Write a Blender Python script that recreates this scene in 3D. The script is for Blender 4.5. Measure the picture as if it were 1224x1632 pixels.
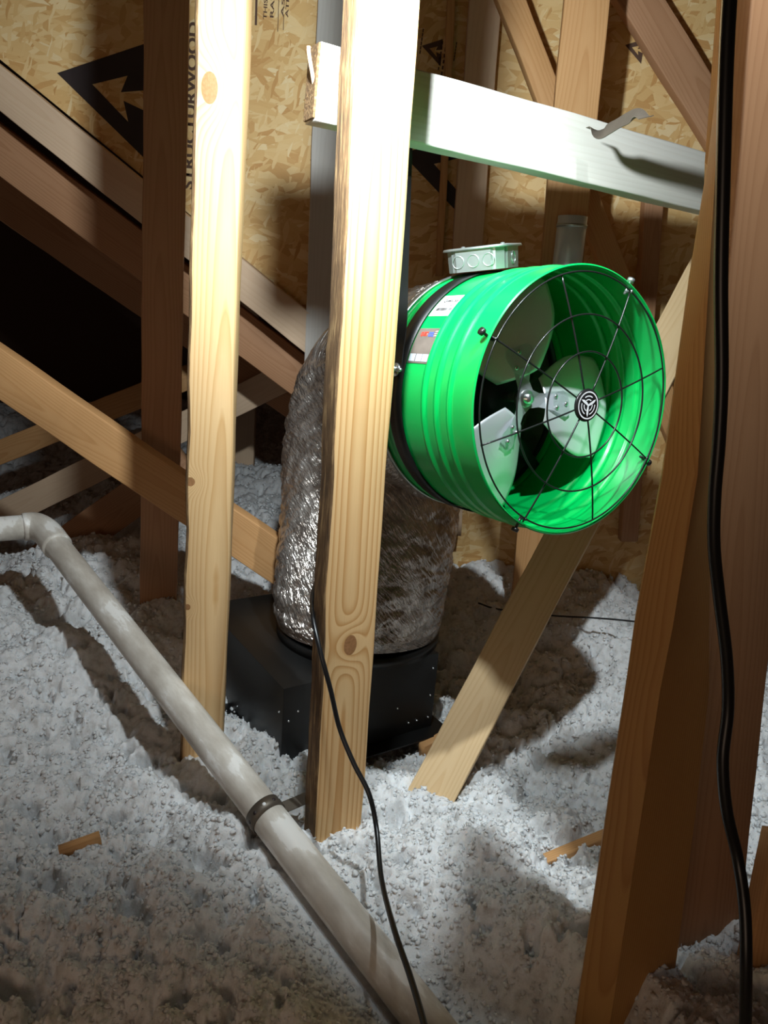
import bpy, bmesh, math, random
import numpy as np
from mathutils import Vector, Matrix

for o in list(bpy.data.objects): bpy.data.objects.remove(o)
S = bpy.context.scene
COL = S.collection
random.seed(7); RNG = np.random.RandomState(11)

# ------------------------------------------------------------------ camera
CH = 1.15                      # eye height above the ceiling boards
FPX = 1200.0; PITCH = math.radians(16.0); ROLL = math.radians(4.5)
W, H = 1224.0, 1632.0
fw = Vector((0, math.cos(PITCH), -math.sin(PITCH)))
up0 = Vector((0, math.sin(PITCH), math.cos(PITCH)))
r0 = Vector((1, 0, 0))
rt = r0*math.cos(ROLL) + up0*math.sin(ROLL)
up = up0*math.cos(ROLL) - r0*math.sin(ROLL)
cam_d = bpy.data.cameras.new('camera'); cam = bpy.data.objects.new('camera', cam_d)
COL.objects.link(cam)
R3 = Matrix((rt, up, -fw)).transposed()
cam.matrix_world = Matrix.Translation((0, 0, CH)) @ R3.to_4x4()
cam_d.sensor_fit = 'VERTICAL'; cam_d.sensor_height = 36.0
cam_d.lens = FPX/H*36.0
cam_d.clip_start = 0.02
S.camera = cam

def ray(px, py):
    return fw + rt*((px-W/2)/FPX) - up*((py-H/2)/FPX)
def P(px, py, Y):              # world point seen at a pixel, at world distance Y ahead
    d = ray(px, py); return Vector((0, 0, CH)) + d*(Y/d.y)
def G(px, py, z):              # world point seen at a pixel, at world height z
    d = ray(px, py); return Vector((0, 0, CH)) + d*((z-CH)/d.z)
def proj(p):
    v = Vector(p)-Vector((0, 0, CH)); dz = v.dot(fw)
    return (W/2+FPX*v.dot(rt)/dz, H/2-FPX*v.dot(up)/dz, dz)

# ------------------------------------------------------------------ light
wd = bpy.data.worlds.new('attic_air'); S.world = wd; wd.use_nodes = True
bg = wd.node_tree.nodes['Background']
bg.inputs[0].default_value = (1.0, 0.62, 0.42, 1); bg.inputs[1].default_value = 0.02

LAMP = Vector((-0.065, 0.76, CH+0.32)); AIM = Vector((-0.15, 2.0, CH+0.05))
ld = bpy.data.lights.new('work_lamp', 'SPOT'); ld.energy = 46; ld.color = (0.86, 0.96, 1.0)
ld.shadow_soft_size = 0.018; ld.spot_size = math.radians(168); ld.spot_blend = 0.95
lo = bpy.data.objects.new('work_lamp', ld); COL.objects.link(lo)
lo.location = LAMP; lo.rotation_euler = (AIM-LAMP).to_track_quat('-Z', 'Y').to_euler()
# second head of the work lamp, turned down at the fan
l2 = bpy.data.lights.new('work_lamp_head', 'SPOT'); l2.energy = 70; l2.color = (0.86, 0.96, 1.0)
l2.shadow_soft_size = 0.015; l2.spot_size = math.radians(48); l2.spot_blend = 0.7
l2o = bpy.data.objects.new('work_lamp_head', l2); COL.objects.link(l2o)
l2o.location = (0.28, 0.62, CH+0.82)
l2o.rotation_euler = (Vector((0.24, 1.18, CH-0.35))-Vector(l2o.location)).to_track_quat('-Z', 'Y').to_euler()
# warm fill light added behind the camera to lift the brown shade
hd = bpy.data.lights.new('warm_fill', 'AREA'); hd.energy = 2.8; hd.color = (1.0, 0.72, 0.52)
hd.shape = 'RECTANGLE'; hd.size = 0.8; hd.size_y = 0.6
ho = bpy.data.objects.new('warm_fill', hd); COL.objects.link(ho)
ho.location = (-0.5, -0.9, 0.9)
ho.rotation_euler = (Vector((0.1, 1.4, 0.9))-Vector(ho.location)).to_track_quat('-Z', 'Y').to_euler()

S.view_settings.view_transform = 'Standard'; S.view_settings.look = 'None'
S.view_settings.gamma = 1.0; S.view_settings.use_curve_mapping = False
S.view_settings.exposure = 0.0

# ------------------------------------------------------------------ helpers
def tag(o, label=None, cat=None, group=None, kind=None):
    if label: o['label'] = label
    if cat: o['category'] = cat
    if group: o['group'] = group
    if kind: o['kind'] = kind
    return o
def empty(name, loc, rot=None):
    o = bpy.data.objects.new(name, None); COL.objects.link(o); o.location = loc
    o.empty_display_size = 0.05
    if rot is not None: o.rotation_euler = rot
    return o
def link(name, me, mat=None, parent=None, smooth=False, mw=None):
    o = bpy.data.objects.new(name, me); COL.objects.link(o)
    if mat:
        for m in (mat if isinstance(mat, (list, tuple)) else [mat]): me.materials.append(m)
    if smooth:
        me.polygons.foreach_set('use_smooth', [True]*len(me.polygons))
    if parent: o.parent = parent
    if mw is not None: o.matrix_basis = mw
    return o
def bm_obj(name, bm, mat, parent=None, smooth=False, mw=None, auto=None):
    me = bpy.data.meshes.new(name)
    if auto is not None:
        for e in bm.edges:
            if len(e.link_faces) == 2 and e.calc_face_angle(0) > math.radians(auto): e.smooth = False
        smooth = True
    bm.normal_update(); bm.to_mesh(me); bm.free()
    return link(name, me, mat, parent, smooth, mw)
def np_mesh(name, V, F):
    """V (n,3) F (m,3|4)"""
    V = np.asarray(V, np.float32); F = np.asarray(F, np.int32); k = F.shape[1]
    me = bpy.data.meshes.new(name)
    me.vertices.add(len(V)); me.vertices.foreach_set('co', V.ravel())
    me.loops.add(F.size); me.loops.foreach_set('vertex_index', F.ravel())
    me.polygons.add(len(F)); me.polygons.foreach_set('loop_start', np.arange(0, F.size, k, dtype=np.int32))
    me.update(calc_edges=True); me.validate()
    return me
def box_bm(bm, sx, sy, sz, c=(0, 0, 0), bevel=0.0, rot=None, segs=2):
    M = Matrix.Translation(c)
    if rot is not None: M = M @ rot
    r = bmesh.ops.create_cube(bm, size=1.0, matrix=M @ Matrix.Diagonal((sx, sy, sz, 1)))
    if bevel > 0:
        es = list({e for v in r['verts'] for e in v.link_edges})
        bmesh.ops.bevel(bm, geom=es, offset=bevel, segments=segs, affect='EDGES', profile=0.6)
def frame_from(axis, hint=Vector((0, 0, 1))):
    a = axis.normalized()
    if abs(a.dot(hint)) > 0.98: hint = Vector((0, 1, 0))
    x = hint.cross(a).normalized(); y = a.cross(x)
    return x, y, a
def tube_bm(bm, pts, r, n=10, caps=True, closed=False):
    pts = [Vector(p) for p in pts]; N = len(pts)
    rs = r if isinstance(r, (list, tuple)) else [r]*N
    rings = []; px = None
    for i, p in enumerate(pts):
        if closed: t = pts[(i+1) % N]-pts[i-1]
        else: t = pts[min(i+1, N-1)]-pts[max(i-1, 0)]
        t.normalize()
        if px is None: px, _, _ = frame_from(t)
        px = (px - t*px.dot(t)).normalized(); py = t.cross(px)
        rings.append([bm.verts.new(p+(px*math.cos(2*math.pi*k/n)+py*math.sin(2*math.pi*k/n))*rs[i]) for k in range(n)])
    m = N if closed else N-1
    for i in range(m):
        a, b = rings[i], rings[(i+1) % N]
        for k in range(n):
            bm.faces.new((a[k], a[(k+1) % n], b[(k+1) % n], b[k]))
    if caps and not closed:
        bm.faces.new(list(reversed(rings[0]))); bm.faces.new(rings[-1])
def spline(pts, n=12):
    pts = [Vector(p) for p in pts]; out = []
    q = [pts[0]*2-pts[1]]+pts+[pts[-1]*2-pts[-2]]
    for i in range(1, len(q)-2):
        for k in range(n):
            t = k/n; a, b, c, d = q[i-1], q[i], q[i+1], q[i+2]
            out.append(0.5*((2*b)+(c-a)*t+(2*a-5*b+4*c-d)*t*t+(3*b-a-3*c+d)*t**3))
    out.append(pts[-1]); return out
def lathe_bm(bm, prof, n=96, close=False):
    """prof: list of (r, z); revolve round local Z"""
    rings = [[bm.verts.new((r*math.cos(2*math.pi*k/n), r*math.sin(2*math.pi*k/n), z)) for k in range(n)] for r, z in prof]
    m = len(prof) if close else len(prof)-1
    for i in range(m):
        a, b = rings[i], rings[(i+1) % len(prof)]
        for k in range(n): bm.faces.new((a[k], a[(k+1) % n], b[(k+1) % n], b[k]))
    return rings

# numpy noise ---------------------------------------------------------
def _h(ix, iy, s=0):
    n = (ix.astype(np.int64)*374761393 + iy.astype(np.int64)*668265263 + s*1442695041) & 0x7fffffff
    n = ((n ^ (n >> 13))*1274126177) & 0x7fffffff
    n = (n ^ (n >> 16)) & 0x7fffffff
    return n/float(0x7fffffff)
def vnoise(x, y, s=0):
    ix = np.floor(x); iy = np.floor(y); fx = x-ix; fy = y-iy
    fx = fx*fx*(3-2*fx); fy = fy*fy*(3-2*fy)
    a = _h(ix, iy, s); b = _h(ix+1, iy, s); c = _h(ix, iy+1, s); d = _h(ix+1, iy+1, s)
    return (a*(1-fx)+b*fx)*(1-fy)+(c*(1-fx)+d*fx)*fy
def fbm(x, y, o=4, s=0):
    v = 0; a = 0.5; t = 0
    for k in range(o):
        v = v+a*vnoise(x, y, s+k*17); t += a; a *= 0.5; x = x*2.03+1.7; y = y*2.03+5.1
    return v/t
def worley(x, y, s=0):
    ix = np.floor(x); iy = np.floor(y); best = np.full(x.shape, 9.0)
    for dx in (-1, 0, 1):
        for dy in (-1, 0, 1):
            cx = ix+dx; cy = iy+dy
            qx = cx+_h(cx, cy, s+3); qy = cy+_h(cx, cy, s+91)
            best = np.minimum(best, (x-qx)**2+(y-qy)**2)
    return np.sqrt(best)

# ------------------------------------------------------------------ materials
class NT:
    def __init__(s, name):
        s.m = bpy.data.materials.new(name); s.m.use_nodes = True; s.t = s.m.node_tree
        s.b = s.t.nodes['Principled BSDF']
    def n(s, typ, **kw):
        nd = s.t.nodes.new(typ)
        for k, v in kw.items():
            if k.startswith('i_'):
                key = k[2:]
                nd.inputs[int(key) if key.isdigit() else key].default_value = v
            else: setattr(nd, k, v)
        return nd
    def l(s, a, b): s.t.links.new(a, b)
    def math(s, op, a, b=None, c=None):
        nd = s.n('ShaderNodeMath', operation=op)
        for i, v in enumerate((a, b, c)):
            if v is None: continue
            if hasattr(v, 'is_output'): s.l(v, nd.inputs[i])
            else: nd.inputs[i].default_value = v
        return nd.outputs[0]
    def ramp(s, fac, stops):
        nd = s.n('ShaderNodeValToRGB'); cr = nd.color_ramp
        while len(cr.elements) < len(stops): cr.elements.new(0.5)
        for e, (p, c) in zip(cr.elements, stops): e.position = p; e.color = (c[0], c[1], c[2], 1)
        s.l(fac, nd.inputs[0]); return nd.outputs[0]
    def mix(s, f, a, b, mode='MIX'):
        nd = s.n('ShaderNodeMix', data_type='RGBA', blend_type=mode)
        for key, v in ((0, f), (6, a), (7, b)):
            if hasattr(v, 'is_output'): s.l(v, nd.inputs[key])
            else: nd.inputs[key].default_value = v if key == 0 else (v[0], v[1], v[2], 1)
        return nd.outputs[2]
    def mapping(s, vec, scale=(1, 1, 1), rot=(0, 0, 0), loc=(0, 0, 0)):
        nd = s.n('ShaderNodeMapping'); s.l(vec, nd.inputs[0])
        nd.inputs[1].default_value = loc; nd.inputs[2].default_value = rot; nd.inputs[3].default_value = scale
        return nd.outputs[0]
    def noise(s, vec, scale, detail=3, rough=0.5):
        nd = s.n('ShaderNodeTexNoise'); s.l(vec, nd.inputs['Vector'])
        nd.inputs['Scale'].default_value = scale; nd.inputs['Detail'].default_value = detail
        nd.inputs['Roughness'].default_value = rough; return nd
    def bump(s, h, strength=0.3, dist=0.002):
        nd = s.n('ShaderNodeBump'); nd.inputs['Strength'].default_value = strength
        nd.inputs['Distance'].default_value = dist; s.l(h, nd.inputs['Height'])
        s.l(nd.outputs[0], s.b.inputs['Normal'])

def plain(name, c, rough=0.5, metal=0.0, bumpy=0.0, vary=0.0, vscale=30):
    k = NT(name); k.b.inputs['Roughness'].default_value = rough; k.b.inputs['Metallic'].default_value = metal
    tc = k.n('ShaderNodeTexCoord').outputs['Object']
    nz = k.noise(tc, vscale, 4)
    k.l(k.mix(nz.outputs[0], tuple(x*(1-vary) for x in c), tuple(min(1, x*(1+vary)) for x in c)), k.b.inputs['Base Color'])
    if bumpy: k.bump(k.noise(tc, vscale*8, 3).outputs[0], bumpy, 0.001)
    return k.m

def wood(name, light, dark, ring=0.0055, pith=(0.0, 0.035), knots=(), contrast=1.0, wob=0.018, grey=0.0, rough=0.62, sheen=0.25, tilt=0.02, rnd=0.02):
    """lumber: growth rings cut along the local Z axis, with knots at local (x, z, rx, rz)"""
    k = NT(name); tc = k.n('ShaderNodeTexCoord').outputs['Object']
    sep = k.n('ShaderNodeSeparateXYZ'); k.l(tc, sep.inputs[0]); x, y, z = sep.outputs
    rv = k.n('ShaderNodeObjectInfo').outputs['Random']
    cmb = k.n('ShaderNodeCombineXYZ'); k.l(x, cmb.inputs[0]); k.l(y, cmb.inputs[1])
    k.l(k.math('ADD', k.math('MULTIPLY', z, 0.17), k.math('MULTIPLY', rv, 20)), cmb.inputs[2])
    lown = k.noise(cmb.outputs[0], 7.0, 2, 0.5)
    lsep = k.n('ShaderNodeSeparateXYZ'); k.l(lown.outputs[1], lsep.inputs[0])
    dx = k.math('MULTIPLY_ADD', lsep.outputs[0], wob*2, -wob); dy = k.math('MULTIPLY_ADD', lsep.outputs[1], wob*2, -wob)
    cx = k.math('ADD', k.math('ADD', x, dx), k.math('MULTIPLY_ADD', rv, rnd*2, pith[0]-rnd))
    cy = k.math('ADD', k.math('ADD', y, dy), k.math('MULTIPLY_ADD', z, tilt, pith[1]))
    r = k.math('SQRT', k.math('ADD', k.math('MULTIPLY', cx, cx), k.math('MULTIPLY', cy, cy)))
    kmask = None
    for (kx, kz, rx, rz) in knots:
        ux = k.math('DIVIDE', k.math('SUBTRACT', x, kx), rx); uz = k.math('DIVIDE', k.math('SUBTRACT', z, kz), rz)
        d2 = k.math('ADD', k.math('MULTIPLY', ux, ux), k.math('MULTIPLY', uz, uz))
        bulge = k.math('MULTIPLY', k.math('POWER', 2.718, k.math('MULTIPLY', d2, -0.22)), ring*4.5)
        r = k.math('ADD', r, bulge)
        mk = k.math('LESS_THAN', k.math('ADD', d2, k.math('MULTIPLY', lsep.outputs[2], 0.2)), 1.0)
        kmask = mk if kmask is None else k.math('MAXIMUM', kmask, mk)
    fr = k.math('FRACT', k.math('DIVIDE', r, ring))
    g = k.ramp(fr, [(0.0, (0, 0, 0)), (0.45, (0.12,)*3), (0.8, (0.75,)*3), (0.9, (1,)*3), (1.0, (0, 0, 0))])
    fine = k.noise(k.mapping(tc, (1, 1, 0.03)), 420, 3, 0.6)
    blot = k.noise(k.mapping(tc, (1, 1, 0.25)), 11, 4, 0.55)
    f = k.math('MULTIPLY', k.math('ADD', k.math('MULTIPLY', g, 0.8*contrast), k.math('MULTIPLY', fine.outputs[0], 0.25)), 1.0)
    col = k.mix(f, light, dark)
    col = k.mix(k.math('MULTIPLY', blot.outputs[0], 0.35), col, tuple(c*0.72 for c in dark))
    if grey > 0: col = k.mix(grey, col, (0.55, 0.53, 0.5))
    if kmask is not None:
        kn = k.noise(tc, 260, 3)
        col = k.mix(kmask, col, k.mix(kn.outputs[0], tuple(c*0.35 for c in dark), (0.42, 0.2, 0.09)))
    k.l(col, k.b.inputs['Base Color'])
    k.b.inputs['Roughness'].default_value = rough; k.b.inputs['Specular IOR Level'].default_value = sheen
    k.bump(k.math('ADD', k.math('MULTIPLY', g, -0.3), fine.outputs[0]), 0.35, 0.0006)
    return k.m

def bark(name):
    k = NT(name); tc = k.n('ShaderNodeTexCoord').outputs['Object']
    a = k.noise(k.mapping(tc, (1, 1, 0.12)), 160, 5, 0.65); b = k.noise(k.mapping(tc, (1, 1, 0.5)), 40, 4)
    col = k.ramp(a.outputs[0], [(0.3, (0.05, 0.025, 0.01)), (0.52, (0.2, 0.11, 0.045)), (0.7, (0.5, 0.33, 0.15))])
    k.l(k.mix(k.math('MULTIPLY', b.outputs[0], 0.6), col, (0.09, 0.05, 0.02)), k.b.inputs['Base Color'])
    k.b.inputs['Roughness'].default_value = 0.85; k.bump(a.outputs[0], 0.8, 0.003); return k.m

def osb(name):
    k = NT(name); tc = k.n('ShaderNodeTexCoord').outputs['Object']
    wn = k.noise(tc, 9, 3); wv = k.n('ShaderNodeVectorMath', operation='MULTIPLY_ADD')
    k.l(wn.outputs[1], wv.inputs[0]); wv.inputs[1].default_value = (0.035,)*3; k.l(tc, wv.inputs[2])
    v = wv.outputs[0]
    stops = [(0.0, (0.40, 0.19, 0.065)), (0.1, (0.62, 0.34, 0.12)), (0.35, (0.74, 0.47, 0.19)), (0.6, (0.80, 0.54, 0.24)), (0.85, (0.85, 0.61, 0.30)), (1.0, (0.90, 0.72, 0.43))]
    col = None; hgt = None
    for i, (ang, sc, thr) in enumerate([(0.1, (13, 1, 42), 0), (0.75, (15, 1, 52), 0.62), (-0.55, (14, 1, 48), 0.66), (0.3, (24, 1, 90), 0.72), (-0.15, (20, 1, 75), 0.78), (1.3, (26, 1, 120), 0.86)]):
        mp = k.mapping(k.mapping(v, (1, 0, 1), (0, ang, 0), (i*3.1, 0, i*1.7)), (sc[0], 1, sc[2]))
        vo = k.n('ShaderNodeTexVoronoi', feature='F1'); k.l(mp, vo.inputs['Vector']); vo.inputs['Scale'].default_value = 1.0
        sp = k.n('ShaderNodeSeparateColor'); k.l(vo.outputs['Color'], sp.inputs[0])
        grain = k.noise(k.mapping(k.mapping(v, (1, 0, 1), (0, ang, 0)), (30, 1, 700)), 1.0, 3)
        val = k.math('ADD', k.math('MULTIPLY', sp.outputs[0], 0.85), k.math('MULTIPLY', grain.outputs[0], 0.18))
        c = k.ramp(val, stops)
        h = k.math('ADD', sp.outputs[1], k.math('MULTIPLY', grain.outputs[0], 0.15))
        if col is None: col, hgt = c, h
        else:
            m = k.math('GREATER_THAN', sp.outputs[2], thr)
            col = k.mix(m, col, c)
            mh = k.n('ShaderNodeMix', data_type='FLOAT'); k.l(m, mh.inputs[0]); k.l(hgt, mh.inputs[2]); k.l(k.math('ADD', h, 0.3), mh.inputs[3]); hgt = mh.outputs[0]
    k.l(col, k.b.inputs['Base Color']); k.b.inputs['Roughness'].default_value = 0.6
    k.b.inputs['Specular IOR Level'].default_value = 0.3
    k.bump(hgt, 0.5, 0.0012); return k.m

M = {}
M['pine'] = wood('pine_yellow', (0.80, 0.55, 0.28), (0.50, 0.25, 0.08), ring=0.0066, pith=(0.004, 0.03), knots=[(0.002, P(550, 1030, 1.0).z-0.02, 0.011, 0.017)], wob=0.008, tilt=0.012, rnd=0.0, contrast=1.0)
M['pine_left'] = wood('pine_pale', (0.80, 0.56, 0.30), (0.54, 0.29, 0.10), ring=0.005, pith=(-0.018, 0.045), knots=[(-0.015, P(337, 140, 1.18).z-0.02, 0.012, 0.022), (-0.030, P(309, 768, 1.18).z-0.02, 0.008, 0.008), (-0.030, P(303, 967, 1.18).z-0.02, 0.005, 0.006)], wob=0.012, tilt=0.01, rnd=0.0, contrast=0.7)
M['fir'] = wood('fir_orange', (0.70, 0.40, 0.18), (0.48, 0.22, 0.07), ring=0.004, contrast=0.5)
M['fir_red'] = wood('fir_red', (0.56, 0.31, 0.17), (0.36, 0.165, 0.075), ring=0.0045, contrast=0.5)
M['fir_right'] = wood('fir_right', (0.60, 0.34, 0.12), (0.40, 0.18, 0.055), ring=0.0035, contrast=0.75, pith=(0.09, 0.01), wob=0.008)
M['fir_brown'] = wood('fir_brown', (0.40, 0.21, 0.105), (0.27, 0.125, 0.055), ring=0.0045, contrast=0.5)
M['pale'] = wood('fir_pink', (0.80, 0.60, 0.42), (0.64, 0.42, 0.26), ring=0.006, contrast=0.35)
M['vent'] = plain('bright_vent_steel', (0.72, 0.78, 0.85), 0.4, 0.3)
M['pale_yellow'] = wood('pine_cream', (0.78, 0.58, 0.34), (0.60, 0.38, 0.18), ring=0.005, contrast=0.5)
M['white'] = wood('wood_whitewashed', (0.75, 0.73, 0.67), (0.55, 0.50, 0.43), ring=0.006, contrast=0.3)
M['greywood'] = wood('wood_grey', (0.68, 0.65, 0.60), (0.52, 0.47, 0.42), ring=0.006, contrast=0.3)
M['bark'] = bark('bark_edge')
M['osb'] = osb('osb_flakes')
M['ink'] = plain('black_ink', (0.03, 0.02, 0.02), 0.6, vary=0.3)
M['ink_brown'] = plain('faded_ink', (0.10, 0.05, 0.03), 0.7, vary=0.3)
M['green'] = plain('green_enamel', (0.0, 0.44, 0.08), 0.30, vary=0.03)
M['green'].node_tree.nodes['Principled BSDF'].inputs['Coat Weight'].default_value = 0.15
M['black'] = plain('black_powder_coat', (0.005, 0.005, 0.005), 0.45, bumpy=0.15, vscale=90)
M['black_wire'] = plain('black_wire', (0.012, 0.012, 0.012), 0.28)
M['rubber'] = plain('black_rubber', (0.010, 0.010, 0.011), 0.33)
M['galv'] = plain('galvanised_steel', (0.50, 0.56, 0.54), 0.36, 0.85, vary=0.12, vscale=60)
M['alu'] = plain('aluminium_sheet', (0.82, 0.84, 0.88), 0.40, 0.45, vary=0.03)
M['zinc'] = plain('zinc_bolt', (0.75, 0.78, 0.8), 0.25, 0.9)
M['pvc'] = None
M['paper'] = plain('white_label', (0.85, 0.86, 0.86), 0.5)
M['label_dark'] = plain('printed_label', (0.16, 0.13, 0.11), 0.25, vary=0.7, vscale=22)
M['red'] = plain('red_print', (0.75, 0.05, 0.03), 0.4)
M['blue'] = plain('blue_print', (0.07, 0.12, 0.5), 0.4)
M['greyprint'] = plain('grey_print', (0.45, 0.5, 0.55), 0.4)
M['motor'] = plain('motor_black', (0.02, 0.02, 0.022), 0.4, 0.3)
M['strap_brown'] = plain('hanger_strap', (0.14, 0.115, 0.09), 0.5, 0.6, vary=0.3)
def pvc_mat():
    k = NT('dusty_pvc'); tc = k.n('ShaderNodeTexCoord').outputs['Object']
    a = k.noise(k.mapping(tc, (1, 1, 0.35)), 28, 5, 0.6)
    b = k.noise(tc, 9, 2)
    c = k.ramp(k.math('ADD', k.math('MULTIPLY', a.outputs[0], 0.6), k.math('MULTIPLY', b.outputs[0], 0.4)), [(0.40, (0.47, 0.42, 0.36)), (0.5, (0.60, 0.555, 0.49)), (0.545, (0.68, 0.64, 0.58)), (0.57, (0.85, 0.83, 0.79))])
    k.l(c, k.b.inputs['Base Color']); k.b.inputs['Roughness'].default_value = 0.45; k.bump(a.outputs[0], 0.1, 0.001); return k.m
M['pvc'] = pvc_mat()
def foil_mat():
    k = NT('foil_duct_skin'); tc = k.n('ShaderNodeTexCoord').outputs['UV']
    a = k.noise(k.mapping(tc, (34, 26, 1), (0, 0, 0.0)), 1.0, 3, 0.55)
    d1 = k.noise(k.mapping(k.mapping(tc, (1.05, 1, 1), (0, 0, 0.6)), (16, 95, 1)), 1.0, 4, 0.6)
    d2 = k.noise(k.mapping(k.mapping(tc, (1.05, 1, 1), (0, 0, 0.95)), (30, 190, 1)), 1.0, 3, 0.6)
    k.l(k.ramp(a.outputs[0], [(0.3, (0.30, 0.25, 0.215)), (0.5, (0.52, 0.47, 0.43)), (0.7, (0.72, 0.68, 0.64))]), k.b.inputs['Base Color'])
    k.b.inputs['Metallic'].default_value = 0.8; k.b.inputs['Roughness'].default_value = 0.27
    k.b.inputs['Coat Weight'].default_value = 0.5; k.b.inputs['Coat Roughness'].default_value = 0.1
    k.bump(k.math('ADD', d1.outputs[0], k.math('MULTIPLY', d2.outputs[0], 0.6)), 1.0, 0.012); return k.m
M['foil'] = foil_mat()
def ins_mat():
    k = NT('loose_fibre'); tc = k.n('ShaderNodeTexCoord').outputs['Object']
    a = k.noise(tc, 60, 4, 0.6); b = k.noise(tc, 320, 3, 0.6); g = k.noise(tc, 4, 3)
    c = k.ramp(a.outputs[0], [(0.2, (0.50, 0.48, 0.46)), (0.5, (0.78, 0.785, 0.79)), (0.8, (0.86, 0.865, 0.87))])
    k.l(k.mix(k.math('MULTIPLY', g.outputs[0], 0.12), c, (0.62, 0.53, 0.45)), k.b.inputs['Base Color'])
    k.b.inputs['Subsurface Weight'].default_value = 0.7; k.b.inputs['Subsurface Radius'].default_value = (1.0, 0.85, 0.75); k.b.inputs['Subsurface Scale'].default_value = 0.006
    k.b.inputs['Roughness'].default_value = 0.95; k.b.inputs['Specular IOR Level'].default_value = 0.1
    k.bump(k.math('ADD', a.outputs[0], k.math('MULTIPLY', b.outputs[0], 0.6)), 0.7, 0.003); return k.m
M['fibre'] = ins_mat()

# ------------------------------------------------------------------ structure
TD = Vector((0.48, -0.88, 0)).normalized()     # direction the fan blows, along the trusses
UD = Vector((0.88, 0.48, 0)).normalized()      # direction of the cross brace
WY = 2.02                                      # distance of the panelled wall

def slab(name, pts, depth, mat, nrm, parent=None, kind='structure'):
    bm = bmesh.new(); o0 = Vector(pts[0])
    a = [bm.verts.new(Vector(p)-o0) for p in pts]; b = [bm.verts.new(Vector(p)-o0+nrm*depth) for p in pts]
    n = len(pts); bm.faces.new(a); bm.faces.new(list(reversed(b)))
    for i in range(n): bm.faces.new((a[i], b[i], b[(i+1) % n], a[(i+1) % n]))
    bmesh.ops.recalc_face_normals(bm, faces=bm.faces)
    o = bm_obj(name, bm, mat, parent); o.location = o0
    if kind: o['kind'] = kind
    return o
LINE_A = P(-600, -396, WY); LINE_B = P(530, 528, WY)
wall = slab('wall_back', [LINE_A, LINE_B, Vector((LINE_B.x, WY, 0.0)), Vector((2.4, WY, 0)), Vector((2.4, WY, 2.6)), Vector((LINE_A.x, WY, 2.6))], 0.012, M['osb'], Vector((0, 1, 0)))
floor = slab('floor', [(-3.5, -1.2, 0), (2.6, -1.2, 0), (2.6, 5.2, 0), (-3.5, 5.2, 0)], -0.02, plain('gypsum_board', (0.5, 0.48, 0.45), 0.9), Vector((0, 0, 1)))
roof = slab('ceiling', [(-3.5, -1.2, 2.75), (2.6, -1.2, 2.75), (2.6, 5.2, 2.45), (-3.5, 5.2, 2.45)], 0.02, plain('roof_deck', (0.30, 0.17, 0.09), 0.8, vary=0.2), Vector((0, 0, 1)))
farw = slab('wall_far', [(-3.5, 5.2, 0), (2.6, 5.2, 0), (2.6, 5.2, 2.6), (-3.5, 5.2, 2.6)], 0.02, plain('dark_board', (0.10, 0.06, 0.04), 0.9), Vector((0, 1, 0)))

# ------------------------------------------------------------------ lumber
def lumber(name, p0, p1, w, t, yaw=0.0, mat=None, label=None, cat='post', group=None, taper=None, wane=None, bevel=0.003, parent=None, face=None, foot=False):
    """stick from p0 to p1 (axis), w wide across, t thick; the wide face is turned by yaw from facing -Y"""
    p0 = Vector(p0); p1 = Vector(p1)
    if foot and p0.z > 0.02: p0 = p0+(p0-p1)*((p0.z-0.02)/(p1.z-p0.z))
    L = (p1-p0).length; a = (p1-p0).normalized()
    nf = Vector((math.sin(yaw), -math.cos(yaw), 0)) if face is None else Vector(face)
    nf = (nf-a*nf.dot(a)).normalized()          # wide face normal = local -Y
    ly = -nf; lx = ly.cross(a).normalized()
    R = Matrix((lx, ly, a)).transposed()
    bm = bmesh.new()
    prof = []; b = bevel; s = 3
    for cx, cy, a0 in ((w/2-b, t/2-b, 0), (-w/2+b, t/2-b, 90), (-w/2+b, -t/2+b, 180), (w/2-b, -t/2+b, 270)):
        for q in range(s+1):
            an = math.radians(a0+90*q/s); prof.append((cx+b*math.cos(an), cy+b*math.sin(an)))
    n = len(prof); K = max(2, int(L/0.04)); rings = []
    sd = random.random()*50
    for i in range(K+1):
        z = L*i/K; ring = []
        for j, (x, y) in enumerate(prof):
            if taper: x = w/2+(x-w/2)*(taper[0]+(taper[1]-taper[0])*i/K) if len(taper) == 2 else x
            if wane and wane(x, y, z/L): x, y = wane(x, y, z/L)
            dx = 0.0009*math.sin(z*9+sd)+0.0005*math.sin(z*31+j*.3+sd)
            ring.append(bm.verts.new((x+dx, y+0.0005*math.sin(z*17+j+sd), z)))
        rings.append(ring)
    for i in range(K):
        for j in range(n):
            f = bm.faces.new((rings[i][j], rings[i][(j+1) % n], rings[i+1][(j+1) % n], rings[i+1][j]))
            if isinstance(mat, (list, tuple)):
                nx = (prof[j][0]+prof[(j+1) % n][0])/2
                if nx < -w/2+b*0.8: f.material_index = 1
    bm.faces.new(list(reversed(rings[0]))); bm.faces.new(rings[-1])
    o = bm_obj(name, bm, mat, parent, auto=40)
    o.matrix_basis = Matrix.Translation(p0) @ R.to_4x4()
    if label: tag(o, label, cat, group)
    return o

def wane_left(x, y, u):
    if x < -0.03:
        return (x+0.0008*math.sin(u*37)+0.0006*math.sin(u*91+1)+0.0004*math.sin(u*213), y)
# centre post, in front of everything
PY2 = 1.02
post2 = lumber('wood_post', P(528, 1345, PY2), P(620, -190, PY2), 0.085, 0.038, math.radians(30), [M['pine'], M['bark']], 'bark-edged yellow pine post with oval knot, standing in front of the foil duct', 'post', wane=wane_left, foot=True)
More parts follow.
